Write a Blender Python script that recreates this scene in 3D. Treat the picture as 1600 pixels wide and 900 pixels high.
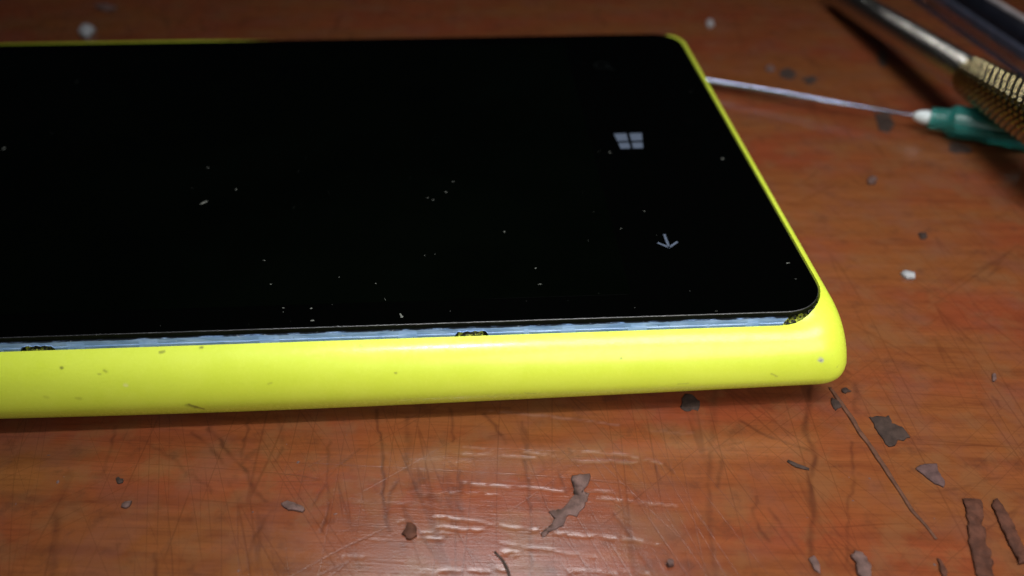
import bpy, bmesh, math, random
import numpy as np
from mathutils import Vector, Matrix, noise

for o in list(bpy.data.objects):
    bpy.data.objects.remove(o, do_unlink=True)
sc = bpy.context.scene
COL = sc.collection
MM = 0.001                                   # everything below is written in millimetres

# ------------------------------------------------------------------ camera
cam_d = bpy.data.cameras.new('camera')
cam = bpy.data.objects.new('camera', cam_d); COL.objects.link(cam)
RIGHT = Vector((0.998547, -0.053782, 0.003366)); UP = Vector((0.031114, 0.626443, 0.778846)); BACK = Vector((-0.043997, -0.77761, 0.627206))
rot = Matrix((RIGHT, UP, BACK)).transposed().to_4x4()
cam.matrix_world = Matrix.Translation(Vector((-30.973, -51.691, 54.33)) * MM) @ rot
cam_d.sensor_width = 36.0
cam_d.lens = 36.0 * 1250 / 1600
cam_d.clip_start = 0.001
cam_d.clip_end = 20
cam_d.dof.use_dof = True
cam_d.dof.focus_distance = 0.0694
cam_d.dof.aperture_fstop = 22.0
cam_d.dof.aperture_blades = 0
sc.camera = cam

# ------------------------------------------------------------------ world, lamps, exposure
w = bpy.data.worlds.new('World'); sc.world = w; w.use_nodes = True
bg = w.node_tree.nodes['Background']
bg.inputs[0].default_value = (0.60, 0.72, 1.0, 1)
bg.inputs[1].default_value = 0.003

def lamp(name, loc, target, sx, sy, power, col, spread):
    d = bpy.data.lights.new(name, 'AREA'); d.shape = 'ELLIPSE'
    d.size = sx * MM; d.size_y = sy * MM; d.energy = power; d.color = col; d.spread = math.radians(spread)
    o = bpy.data.objects.new(name, d); COL.objects.link(o)
    o.location = Vector(loc) * MM
    dirv = Vector(target) - Vector(loc)
    o.rotation_euler = dirv.to_track_quat('-Z', 'Y').to_euler()
    return o
lamp('desk_lamp', (26, -36, 130), (30, 22, 0), 84, 60, 0.045, (1.0, 0.97, 0.93), 88)
lamp('fill_lamp', (6, -76, 56), (-18, 0, 5), 90, 60, 0.0205, (1.0, 0.98, 0.95), 100)
lamp('strip_lamp', (-36, -26, 96), (-36, -2, 6), 22, 5, 0.0150, (0.97, 0.98, 1.0), 90)
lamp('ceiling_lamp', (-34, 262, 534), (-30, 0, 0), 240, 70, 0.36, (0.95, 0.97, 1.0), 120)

vs = sc.view_settings
vs.view_transform = 'Standard'; vs.look = 'None'; vs.exposure = 0; vs.gamma = 1
vs.use_curve_mapping = False
sc.cycles.use_denoising = True
sc.cycles.max_bounces = 8
sc.cycles.sample_clamp_indirect = 4

# ------------------------------------------------------------------ node helpers
class NT:
    def __init__(s, name):
        s.m = bpy.data.materials.new(name); s.m.use_nodes = True
        s.t = s.m.node_tree; s.n = s.t.nodes
        s.b = s.n['Principled BSDF']
    def add(s, typ, **kw):
        n = s.n.new(typ)
        for k, v in kw.items(): setattr(n, k, v)
        return n
    def put(s, sock, v):
        if isinstance(v, bpy.types.NodeSocket): s.t.links.new(v, sock)
        elif v is not None: sock.default_value = v
    def math(s, op, a, b=None, c=None, clamp=False):
        n = s.add('ShaderNodeMath', operation=op, use_clamp=clamp)
        for i, v in enumerate((a, b, c)): s.put(n.inputs[i], v)
        return n.outputs[0]
    def vec(s, op, a, b=None, scale=None):
        n = s.add('ShaderNodeVectorMath', operation=op)
        s.put(n.inputs[0], a); s.put(n.inputs[1], b)
        if scale is not None: s.put(n.inputs['Scale'], scale)
        return n.outputs['Value'] if op in ('DOT_PRODUCT', 'LENGTH', 'DISTANCE') else n.outputs[0]
    def noise(s, v, scale, detail=3, rough=0.55, out=0):
        n = s.add('ShaderNodeTexNoise'); s.put(n.inputs['Vector'], v)
        n.inputs['Scale'].default_value = scale; n.inputs['Detail'].default_value = detail
        n.inputs['Roughness'].default_value = rough
        return n.outputs[out]
    def ramp(s, v, a, b, lo=0.0, hi=1.0, smooth=True):
        n = s.add('ShaderNodeMapRange'); n.interpolation_type = 'SMOOTHSTEP' if smooth else 'LINEAR'
        s.put(n.inputs[0], v)
        n.inputs[1].default_value = a; n.inputs[2].default_value = b
        n.inputs[3].default_value = lo; n.inputs[4].default_value = hi
        return n.outputs[0]
    def mix(s, f, a, b, blend='MIX'):
        n = s.add('ShaderNodeMix', data_type='RGBA', blend_type=blend)
        s.put(n.inputs[0], f)
        for i, v in ((6, a), (7, b)):
            s.put(n.inputs[i], v if isinstance(v, bpy.types.NodeSocket) else (*v, 1))
        return n.outputs[2]
    def coords(s):                           # object coordinates in millimetres
        return s.vec('SCALE', s.add('ShaderNodeTexCoord').outputs['Object'], scale=1000.0)
    def mapped(s, v, rotz=0, sc=(1, 1, 1), loc=(0, 0, 0)):
        # turn first, then stretch: the long direction of the pattern lies at rotz to the x axis
        n = s.add('ShaderNodeMapping', vector_type='TEXTURE'); s.put(n.inputs[0], v)
        n.inputs['Rotation'].default_value = (0, 0, rotz)
        n.inputs['Scale'].default_value = tuple(1 / q for q in sc)
        return s.vec('ADD', n.outputs[0], loc)
    def bump(s, h, dist, strength=1.0):
        n = s.add('ShaderNodeBump'); s.put(n.inputs['Height'], h)
        n.inputs['Distance'].default_value = dist * MM; n.inputs['Strength'].default_value = strength
        s.t.links.new(n.outputs[0], s.b.inputs['Normal'])
        return n
    def base(s, col=None, rough=None, metal=None, spec=None):
        if col is not None: s.put(s.b.inputs['Base Color'], col if isinstance(col, bpy.types.NodeSocket) else (*col, 1))
        if rough is not None: s.put(s.b.inputs['Roughness'], rough)
        if metal is not None: s.put(s.b.inputs['Metallic'], metal)
        if spec is not None: s.put(s.b.inputs['Specular IOR Level'], spec)
        return s
    def seg(s, P, a, b, wd):                 # 1 on the line a-b, falling to 0 at the half width wd
        ab = Vector(b) - Vector(a); L2 = max(ab.dot(ab), 1e-6)
        pa = s.vec('SUBTRACT', P, tuple(a))
        t = s.math('MULTIPLY', s.vec('DOT_PRODUCT', pa, tuple(ab)), 1.0 / L2, clamp=True)
        pr = s.vec('SCALE', tuple(ab), scale=t)
        return s.ramp(s.vec('DISTANCE', pa, pr), 0.0, wd, 1.0, 0.0)
    def blot(s, P, c, r):
        return s.ramp(s.vec('DISTANCE', P, tuple(c)), r * 0.45, r, 1.0, 0.0)

DARK_SCRATCHES = [
    ((-0.0, -0.15, 0), (-2.48, -7.75, 0), 0.42, 0.85),
    ((-2.48, -7.75, 0), (-4.59, -14.23, 0), 0.42, 0.85),
    ((-4.59, -14.23, 0), (-6.59, -20.07, 0), 0.42, 0.85),
    ((-9.37, -0.67, 0), (-11.15, -7.31, 0), 0.4, 0.45),
    ((-11.15, -7.31, 0), (-12.31, -13.21, 0), 0.4, 0.45),
    ((-12.31, -13.21, 0), (-13.79, -19.43, 0), 0.4, 0.45),
    ((4.11, -0.36, 0), (3.37, -4.34, 0), 0.4, 0.55),
    ((-8.02, -4.15, 0), (-6.12, -5.6, 0), 0.32, 0.8),
    ((-6.12, -5.6, 0), (-4.48, -6.78, 0), 0.32, 0.8),
    ((-4.48, -6.78, 0), (-2.71, -8.09, 0), 0.32, 0.8),
    ((-10.54, -8.87, 0), (-11.04, -11.38, 0), 0.3, 0.8),
    ((1.42, -7.23, 0), (-0.88, -12.54, 0), 0.22, 0.6),
    ((-0.88, -12.54, 0), (-3.55, -18.89, 0), 0.22, 0.6),
    ((-7.88, -14.06, 0), (-7.11, -16.47, 0), 0.25, 0.8),
    ((-7.11, -16.47, 0), (-6.23, -18.75, 0), 0.25, 0.8),
    ((-8.81, -12.77, 0), (-9.39, -16.46, 0), 0.25, 0.65),
    ((-40.56, -1.33, 0), (-39.82, -5.84, 0), 0.26, 0.9),
    ((-39.82, -5.84, 0), (-38.93, -9.95, 0), 0.26, 0.9),
    ((-38.93, -9.95, 0), (-38.24, -14.28, 0), 0.26, 0.9),
    ((-38.01, -9.48, 0), (-38.35, -12.49, 0), 0.2, 0.6),
    ((-33.64, -1.69, 0), (-33.79, -5.43, 0), 0.3, 0.6),
    ((-37.37, -2.66, 0), (-37.48, -8.38, 0), 0.45, 0.6),
    ((-36.77, -8.75, 0), (-35.95, -10.74, 0), 0.5, 0.45),
    ((-35.95, -10.74, 0), (-33.85, -11.48, 0), 0.5, 0.45),
    ((-30.35, -2.63, 0), (-29.26, -4.35, 0), 0.3, 0.75),
    ((-29.26, -4.35, 0), (-28.49, -5.85, 0), 0.3, 0.75),
    ((-27.05, -3.56, 0), (-27.21, -9.24, 0), 0.24, 0.7),
    ((-27.21, -9.24, 0), (-27.25, -14.26, 0), 0.24, 0.7),
    ((-27.25, -14.26, 0), (-27.77, -18.71, 0), 0.24, 0.7),
    ((-23.92, -6.65, 0), (-23.26, -8.22, 0), 0.35, 0.6),
    ((-24.71, -9.03, 0), (-24.14, -11.35, 0), 0.25, 0.7),
    ((-55.26, -2.73, 0), (-53.7, -4.42, 0), 0.32, 0.9),
    ((-53.7, -4.42, 0), (-51.47, -6.92, 0), 0.32, 0.9),
    ((-51.47, -6.92, 0), (-50.23, -8.85, 0), 0.32, 0.9),
    ((-50.23, -8.85, 0), (-48.79, -10.97, 0), 0.32, 0.9),
    ((-56.47, -3.26, 0), (-54.01, -5.47, 0), 0.28, 0.7),
    ((-54.01, -5.47, 0), (-52.92, -6.71, 0), 0.28, 0.7),
    ((-52.12, -1.91, 0), (-51.2, -6.93, 0), 0.22, 0.7),
    ((-51.18, -6.79, 0), (-50.5, -5.3, 0), 0.4, 0.45),
    ((-50.5, -5.3, 0), (-49.89, -5.04, 0), 0.4, 0.45),
    ((-49.54, -2.04, 0), (-48.74, -4.67, 0), 0.38, 0.55),
    ((-48.73, -5.39, 0), (-48.73, -6.65, 0), 0.3, 0.6),
    ((-63.02, -2.18, 0), (-62.76, -4.67, 0), 0.3, 0.7),
    ((-62.76, -4.67, 0), (-62.84, -7.01, 0), 0.3, 0.7),
    ((-44.23, -4.9, 0), (-43.8, -9.7, 0), 0.25, 0.65),
    ((-43.8, -9.7, 0), (-43.46, -14.01, 0), 0.25, 0.65),
    ((-66.02, -7.25, 0), (-64.88, -11.12, 0), 0.55, 0.6),
    ((-64.88, -11.12, 0), (-63.19, -16.61, 0), 0.55, 0.6),
    ((-56.01, -15.52, 0), (-55.29, -17.54, 0), 0.3, 0.8),
    ((-32.69, -8.62, 0), (-32.81, -10.91, 0), 0.25, 0.6),
    ((-34.41, -8.87, 0), (-32.81, -12.77, 0), 0.2, 0.5),
    ((-16.48, -8.77, 0), (-16.26, -10.46, 0), 0.25, 0.65),
    ((-15.32, -8.49, 0), (-14.88, -9.53, 0), 0.25, 0.6),
    ((-20.49, -13.41, 0), (-18.95, -16.43, 0), 0.2, 0.5),
    ((-18.95, -16.43, 0), (-18.53, -19.45, 0), 0.2, 0.5),
    ((-41.65, -5.75, 0), (-45.21, -11.52, 0), 0.2, 0.45),
    ((-61.16, -3.31, 0), (-53.25, -9.86, 0), 0.2, 0.4),
    ((-48.2, -11.98, 0), (-49.18, -17.07, 0), 0.3, 0.5),
    ((-8.73, -6.71, 0), (-12.07, -7.61, 0), 0.25, 0.35),
    ((9.77, 2.84, 0), (19.93, -1.99, 0), 0.5, 0.35),
    ((5.6, -12.88, 0), (13.88, -11.67, 0), 0.3, 0.35),
    ((16.95, -2.49, 0), (16.86, -3.78, 0), 0.3, 0.7),
    ((-70.51, -8.97, 0), (-62.02, -11.27, 0), 0.35, 0.35),
    ((-62.02, -11.27, 0), (-54.11, -12.58, 0), 0.35, 0.35),
]
PALE_SCRATCHES = [
    ((-31.14, -1.89, 0), (-28.13, -2.36, 0), 0.22, 0.55),
    ((-28.13, -2.36, 0), (-24.13, -3.1, 0), 0.22, 0.55),
    ((-24.13, -3.1, 0), (-18.79, -4.28, 0), 0.22, 0.55),
    ((-15.76, -5.04, 0), (-12.45, -5.65, 0), 0.5, 0.25),
    ((-32.68, -6.14, 0), (-30.24, -6.54, 0), 0.18, 0.7),
    ((-32.68, -6.98, 0), (-30.26, -7.03, 0), 0.16, 0.7),
    ((-34.15, -7.67, 0), (-32.19, -7.7, 0), 0.16, 0.8),
    ((-29.5, -7.21, 0), (-26.33, -7.65, 0), 0.2, 0.8),
    ((-27.27, -6.91, 0), (-24.78, -7.52, 0), 0.2, 0.9),
    ((-23.12, -7.05, 0), (-19.57, -7.51, 0), 0.2, 0.9),
    ((-19.57, -7.51, 0), (-17.2, -8.19, 0), 0.2, 0.9),
    ((-17.2, -8.19, 0), (-15.65, -8.75, 0), 0.2, 0.9),
    ((-23.24, -8.09, 0), (-20.79, -8.28, 0), 0.18, 0.8),
    ((-20.79, -8.28, 0), (-17.97, -8.49, 0), 0.18, 0.8),
    ((-32.27, -10.03, 0), (-28.58, -10.61, 0), 0.24, 1.0),
    ((-28.58, -10.61, 0), (-26.21, -10.86, 0), 0.24, 1.0),
    ((-26.21, -10.86, 0), (-24.4, -11.27, 0), 0.24, 1.0),
    ((-22.8, -11.16, 0), (-20.72, -11.53, 0), 0.2, 0.9),
    ((-20.72, -11.53, 0), (-18.92, -11.81, 0), 0.2, 0.9),
    ((-21.86, -12.1, 0), (-19.8, -12.39, 0), 0.22, 0.95),
    ((-19.8, -12.39, 0), (-17.76, -12.69, 0), 0.22, 0.95),
    ((-17.76, -12.69, 0), (-15.5, -13.17, 0), 0.22, 0.95),
    ((-34.38, -10.95, 0), (-31.76, -11.09, 0), 0.16, 0.7),
    ((-31.76, -11.09, 0), (-29.77, -11.32, 0), 0.16, 0.7),
    ((-34.85, -13.21, 0), (-32.31, -13.64, 0), 0.22, 1.0),
    ((-32.31, -13.64, 0), (-29.28, -14.27, 0), 0.22, 1.0),
    ((-29.28, -14.27, 0), (-26.89, -14.87, 0), 0.22, 1.0),
    ((-34.73, -14.11, 0), (-33.83, -14.22, 0), 0.25, 1.0),
    ((-33.52, -14.29, 0), (-31.06, -14.65, 0), 0.2, 0.9),
    ((-25.55, -15.05, 0), (-23.57, -15.44, 0), 0.22, 1.0),
    ((-23.57, -15.44, 0), (-20.86, -15.81, 0), 0.22, 1.0),
    ((-20.86, -15.81, 0), (-17.71, -16.49, 0), 0.22, 1.0),
    ((-41.11, -11.42, 0), (-36.95, -11.82, 0), 0.25, 0.35),
    ((-36.95, -11.82, 0), (-34.35, -12.57, 0), 0.25, 0.35),
    ((-37.89, -13.42, 0), (-36.88, -13.41, 0), 0.2, 0.8),
    ((-36.06, -15.09, 0), (-34.32, -15.18, 0), 0.2, 0.8),
    ((-35.83, -14.52, 0), (-33.82, -14.74, 0), 0.2, 0.7),
    ((-29.85, -15.86, 0), (-22.57, -17.36, 0), 0.15, 0.5),
    ((-29.64, -16.66, 0), (-28.61, -16.77, 0), 0.45, 1.0),
    ((-41.61, -16.37, 0), (-39.89, -16.57, 0), 0.2, 0.5),
    ((-40.04, -14.88, 0), (-38.78, -15.12, 0), 0.2, 0.5),
    ((-35.72, -17.92, 0), (-32.83, -18.02, 0), 0.3, 0.9),
    ((-32.11, -17.95, 0), (-30.91, -18.17, 0), 0.3, 0.9),
    ((-30.18, -17.94, 0), (-29.47, -18.25, 0), 0.35, 1.0),
    ((-24.66, -18.5, 0), (-21.33, -18.88, 0), 0.3, 0.9),
    ((-20.59, -18.81, 0), (-18.94, -19.06, 0), 0.3, 0.9),
    ((-37.15, -7.37, 0), (-33.88, -7.4, 0), 0.4, 0.3),
    ((-36.35, -8.44, 0), (-35.97, -8.59, 0), 0.3, 1.0),
    ((-17.44, -8.04, 0), (-15.89, -8.6, 0), 0.3, 0.6),
    ((-37.08, -9.06, 0), (-35.85, -10.75, 0), 0.55, 0.3),
    ((-35.95, -10.74, 0), (-35.6, -12.02, 0), 0.35, 0.3),
    ((-18.29, -12.72, 0), (-16.25, -13.01, 0), 0.22, 0.8),
    ((-18.93, -16.31, 0), (-17.71, -16.49, 0), 0.22, 0.8),
]
BODY_MARKS = [
    ((-65.61, -2.15, 7.41), (-65.56, -2.19, 7.37), 0.216, 0.8, (0.1, 0.1, 0.02)),
    ((-62.12, -2.42, 7.12), (-61.97, -2.49, 7.04), 0.216, 0.45, (0.1, 0.1, 0.02)),
    ((-62.6, -2.61, 6.89), (-62.44, -2.58, 6.93), 0.162, 0.4, (0.1, 0.1, 0.02)),
    ((-60.57, -3.1, 6.0), (-60.46, -3.1, 6.0), 0.27, 0.5, (0.75, 0.72, 0.35)),
    ((-55.73, -3.41, 3.74), (-54.78, -3.24, 2.94), 0.27, 0.75, (0.14, 0.14, 0.02)),
    ((-55.97, -3.4, 3.66), (-55.4, -3.32, 3.23), 0.324, 0.4, (0.14, 0.14, 0.02)),
    ((-1.46, -3.05, 6.11), (-1.34, -3.09, 6.0), 0.378, 1.0, (0.36, 0.37, 0.36)),
    ((-1.45, -3.09, 6.01), (-1.45, -3.09, 6.01), 0.216, 0.8, (0.1, 0.1, 0.11)),
    ((0.3, -3.32, 5.29), (0.48, -3.26, 5.53), 0.216, 0.9, (0.12, 0.12, 0.06)),
    ((-5.59, -3.39, 4.88), (-5.03, -3.43, 4.57), 0.162, 0.5, (0.2, 0.2, 0.04)),
    ((-38.06, -3.01, 6.21), (-38.01, -3.01, 6.2), 0.162, 0.6, (0.1, 0.1, 0.02)),
    ((-57.66, -1.35, 7.95), (-57.36, -1.25, 7.99), 0.216, 0.6, (0.1, 0.1, 0.02)),
    ((-54.33, -1.03, 8.07), (-54.22, -1.03, 8.08), 0.216, 0.8, (0.1, 0.1, 0.02)),
    ((-40.98, -1.33, 7.95), (-40.7, -1.55, 7.85), 0.27, 0.4, (0.3, 0.3, 0.04)),
    ((-41.56, -1.71, 7.75), (-41.34, -1.81, 7.68), 0.216, 0.35, (0.3, 0.3, 0.04)),
    ((-29.15, -2.55, 6.98), (-28.93, -2.48, 7.05), 0.216, 0.35, (0.3, 0.3, 0.04)),
    ((-18.85, -2.73, 6.73), (-18.8, -2.73, 6.72), 0.162, 0.6, (0.1, 0.1, 0.02)),
    ((-64.73, -3.38, 4.98), (-64.44, -3.39, 4.89), 0.27, 0.25, (0.1, 0.1, 0.02)),
    ((-67.28, -3.33, 5.22), (-67.09, -3.35, 5.15), 0.27, 0.2, (0.1, 0.1, 0.02)),
    ((-27.09, -3.39, 3.61), (-26.08, -3.35, 3.44), 0.135, 0.35, (0.2, 0.2, 0.05)),
    ((-33.58, -1.94, 7.59), (-33.31, -1.99, 7.54), 0.216, 0.3, (0.3, 0.3, 0.04)),
    ((-13.66, -3.44, 4.07), (-12.82, -3.44, 4.11), 0.162, 0.3, (0.2, 0.2, 0.05)),
    ((-48.73, -3.22, 5.66), (-48.5, -3.19, 5.77), 0.162, 0.3, (0.1, 0.1, 0.02)),
]

# ------------------------------------------------------------------ materials
def wood_material():
    s = NT('scratched_wood')
    P = s.coords()
    wob = s.vec('SCALE', s.vec('SUBTRACT', s.noise(P, 0.35, 2, 0.5, 1), (0.5, 0.5, 0.5)), scale=0.9)
    # grain: long streaks that run across the picture, a little downhill to the right
    g0 = s.mapped(s.vec('ADD', P, s.vec('SCALE', wob, scale=1.2)), math.radians(-5), (0.055, 0.75, 1))
    grain = s.noise(g0, 1.0, 6, 0.62)
    g1 = s.mapped(P, math.radians(-5), (0.22, 3.6, 1), (7, 3, 0))
    fibre = s.noise(g1, 1.0, 4, 0.6)
    patch = s.noise(s.mapped(P, math.radians(-3), (0.028, 0.085, 1), (3.1, 1.7, 0)), 1.0, 3, 0.5)
    cloud = s.noise(P, 0.16, 4, 0.6)
    c = s.mix(s.ramp(patch, 0.38, 0.62), (0.1790, 0.0425, 0.0168), (0.1716, 0.0580, 0.0182))
    c = s.mix(s.ramp(grain, 0.30, 0.54, 0.42, 0.0), c, (0.0858, 0.0204, 0.0100))
    c = s.mix(s.ramp(grain, 0.52, 0.72, 0.0, 0.36), c, (0.2512, 0.0813, 0.0282))
    c = s.mix(s.ramp(fibre, 0.32, 0.52, 0.28, 0.0), c, (0.0858, 0.0222, 0.0108))
    mot = s.noise(s.vec('ADD', P, (13, 71, 0)), 0.24, 5, 0.62)
    c = s.mix(s.ramp(mot, 0.47, 0.66, 0.0, 0.55), c, (0.1593, 0.0690, 0.0282))         # yellowed, worn-through patches
    c = s.mix(s.ramp(cloud, 0.45, 0.70, 0.0, 0.40), c, (0.1447, 0.0566, 0.0376))       # greyed, rubbed patches
    c = s.mix(s.ramp(s.noise(s.mapped(P, 0, (1, 1, 1), (40, 9, 0)), 0.40, 5, 0.68), 0.52, 0.74, 0.0, 0.50), c, (0.0637, 0.0246, 0.0147))
    c = s.mix(s.ramp(s.noise(s.mapped(P, 0, (1, 1, 1), (11, 29, 0)), 1.7, 4, 0.7), 0.57, 0.78, 0.0, 0.25), c, (0.0759, 0.0271, 0.0161))
    # a web of hairline scratches in several directions
    hair = None
    for ang, k, off, thin in ((1.52, 0.10, 5, 0.016), (-0.98, 0.13, 19, 0.012), (0.6, 0.12, 31, 0.010), (1.83, 0.15, 47, 0.013), (-0.12, 0.11, 63, 0.008), (-1.2, 0.09, 83, 0.010)):
        v = s.mapped(P, ang, (0.016, k * 4.2, 1), (off, off * 0.37, 0))
        ln = s.ramp(s.math('ABSOLUTE', s.math('SUBTRACT', s.noise(v, 1.0, 0.5, 0.3), 0.5)), 0.0, thin, 1.0, 0.0)
        gate = s.ramp(s.noise(s.mapped(P, ang, (0.05, 0.2, 1), (off * 2, off, 0)), 1.0, 2), 0.44, 0.58)
        m = s.math('MULTIPLY', ln, gate)
        hair = m if hair is None else s.math('MAXIMUM', hair, m)
    c = s.mix(s.math('MULTIPLY', hair, 0.36), c, (0.0552, 0.0151, 0.0078))
    dark = s.add('ShaderNodeAttribute', attribute_name='dark_scratch').outputs['Fac']
    pale = s.add('ShaderNodeAttribute', attribute_name='pale_scratch').outputs['Fac']
    c = s.mix(s.math('MULTIPLY', dark, 0.75), c, (0.0490, 0.0151, 0.0092))
    c = s.mix(s.math('MULTIPLY', pale, 0.20), c, (0.42, 0.29, 0.24))  # whitish scratched laminate, with part of the glint painted in as colour
    rough = s.ramp(s.noise(P, 0.5, 4, 0.6), 0.3, 0.7, 0.13, 0.21)
    rough = s.math('SUBTRACT', rough, s.math('MULTIPLY', pale, 0.12))
    s.base(c, rough, 0, 0.32)
    # scuffed lacquer: fine parallel drag marks along the grain
    drag = s.noise(s.mapped(P, -0.085, (0.30, 7.5, 1), (2, 5, 0)), 1.0, 3, 0.6)
    h = s.math('MULTIPLY', drag, 0.12)
    h = s.math('ADD', h, s.math('MULTIPLY', s.noise(P, 6.0, 2, 0.6), 0.10))
    h = s.math('SUBTRACT', h, s.math('MULTIPLY', hair, 0.05))
    s.bump(h, 0.055)
    return s.m

def yellow_material(name='yellow_plastic', marks=True):
    s = NT(name); P = s.coords()
    c = s.mix(s.ramp(s.noise(P, 0.25, 3), 0.3, 0.7), (0.610, 0.730, 0.048), (0.645, 0.760, 0.062))
    c = s.mix(s.ramp(s.noise(s.mapped(P, 0, (1, 1, 1), (9, 4, 2)), 1.1, 4, 0.7), 0.64, 0.80, 0.0, 0.20), c, (0.40, 0.42, 0.05))
    if marks:
        sep = s.add('ShaderNodeSeparateXYZ'); s.put(sep.inputs[0], P)
        near = s.math('LESS_THAN', sep.outputs[1], 6.0)
        Q = s.vec('ADD', P, s.vec('SCALE', s.vec('SUBTRACT', s.noise(P, 3.0, 3, 0.6, 1), (0.5, 0.5, 0.5)), scale=0.28))
        for a, b, r, st, col in BODY_MARKS:
            m = s.math('MULTIPLY', s.seg(Q, a, b, r), s.math('MULTIPLY', near, st), clamp=True)
            c = s.mix(m, c, col)
    s.base(c, s.ramp(s.noise(P, 1.3, 3), 0.3, 0.7, 0.46, 0.56), 0, 0.5)
    s.b.inputs['Coat Weight'].default_value = 0.6
    s.put(s.b.inputs['Coat Roughness'], s.ramp(s.noise(P, 2.4, 4, 0.7), 0.35, 0.68, 0.16, 0.34))
    h = s.math('ADD', s.noise(P, 5.0, 3, 0.6), s.math('MULTIPLY', s.noise(P, 0.6, 2), 1.2))
    nb = s.bump(h, 0.006)
    s.t.links.new(nb.outputs[0], s.b.inputs['Coat Normal'])
    return s.m

def glass_material():
    s = NT('black_glass'); P = s.coords()
    sm = s.ramp(s.noise(P, 0.10, 4, 0.6), 0.45, 0.75)
    s.base((0.0005, 0.0006, 0.0005), s.math('ADD', 0.03, s.math('MULTIPLY', sm, 0.06)), 0, 0.42)
    return s.m

def glass_edge_material(chamfer):
    s = NT('cut_glass_chamfer' if chamfer else 'cut_glass_edge'); P = s.coords()
    n = s.noise(s.mapped(P, 0, (3.0, 6, 6)), 1.0, 4, 0.75)
    if chamfer:
        s.base(s.mix(s.ramp(n, 0.50, 0.75), (0.015, 0.015, 0.017), (0.10, 0.10, 0.11)), 0.28, 0, 0.6); s.bump(n, 0.06)
    else:
        s.base((0.002, 0.002, 0.0025), 0.4, 0, 0.12); s.bump(n, 0.03)
    return s.m

def frame_material():
    s = NT('pale_blue_frame'); P = s.coords()
    sep = s.add('ShaderNodeSeparateXYZ'); s.put(sep.inputs[0], P)
    n = s.noise(s.mapped(P, 0, (0.35, 1, 1.6)), 1.0, 4, 0.6)
    c = s.mix(s.ramp(n, 0.35, 0.68), (0.19, 0.315, 0.56), (0.33, 0.47, 0.73))
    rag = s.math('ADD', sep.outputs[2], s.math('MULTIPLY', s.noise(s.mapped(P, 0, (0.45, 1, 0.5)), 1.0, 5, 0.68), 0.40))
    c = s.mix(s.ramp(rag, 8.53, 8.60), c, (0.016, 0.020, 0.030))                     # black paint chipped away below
    spot = s.noise(s.mapped(P, 0, (1, 1, 1), (4, 0, 8)), 2.6, 4, 0.7)
    c = s.mix(s.ramp(spot, 0.66, 0.72, 0, 0.85), c, (0.025, 0.03, 0.03))
    c = s.mix(s.ramp(s.noise(s.mapped(P, 0, (1, 1, 1), (14, 0, 3)), 1.7, 4, 0.7), 0.63, 0.74, 0, 0.8), c, (0.62, 0.68, 0.75))
    s.base(c, 0.30, 0, 0.6)
    s.bump(s.noise(s.mapped(P, 0, (0.8, 2, 3)), 1.0, 3, 0.6), 0.06)
    return s.m

def torn_material(bright):
    s = NT('torn_yellow_plastic' if bright else 'gritty_residue'); P = s.coords()
    n = s.noise(P, 2.1 if bright else 5.0, 4, 0.72)
    if bright: c = s.mix(s.ramp(n, 0.48, 0.60), (0.012, 0.013, 0.006), (0.40, 0.45, 0.04))
    else: c = s.mix(s.ramp(n, 0.48, 0.60), (0.010, 0.010, 0.011), (0.20, 0.20, 0.19))
    s.base(c, 0.5); s.bump(n, 0.25)
    return s.m

def plain(name, col, rough=0.4, metal=0.0, spec=0.5, var=0.25, vs_=0.8, bump=0.0, bs=3.0):
    s = NT(name); P = s.coords()
    n = s.noise(P, vs_, 4, 0.6)
    lo = tuple(x * (1 - var) for x in col); hi = tuple(min(1, x * (1 + var)) for x in col)
    s.base(s.mix(s.ramp(n, 0.3, 0.7), lo, hi), rough, metal, spec)
    if bump: s.bump(s.noise(P, bs, 4, 0.65), bump)
    return s.m

def turned_metal(name, col, rough):
    s = NT(name); P = s.coords()                # lathe marks: fine rings round the axis
    tt = s.vec('DOT_PRODUCT', P, tuple(ROD_AXIS))
    cv = s.add('ShaderNodeCombineXYZ'); s.put(cv.inputs[0], tt)
    s.base(col, rough, 1.0); s.bump(s.noise(cv.outputs[0], 7.0, 2, 0.6), 0.11)
    return s.m
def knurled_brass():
    s = NT('knurled_brass'); P = s.coords()
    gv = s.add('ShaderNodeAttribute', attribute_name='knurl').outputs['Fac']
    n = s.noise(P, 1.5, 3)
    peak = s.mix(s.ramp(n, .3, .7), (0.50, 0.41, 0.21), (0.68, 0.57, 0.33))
    s.base(s.mix(s.ramp(gv, .22, .60), (0.085, 0.065, 0.034), peak), 0.22, 1.0)   # groove shade painted into the colour so the knurling reads
    return s.m
RA, RB, RC = ((39.46, 98.93, 2.38), (39.53, 51.4, 7.0), (39.57, 25.52, 9.52))
ROD_AXIS = (Vector(RC) - Vector(RA)).normalized()
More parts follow.
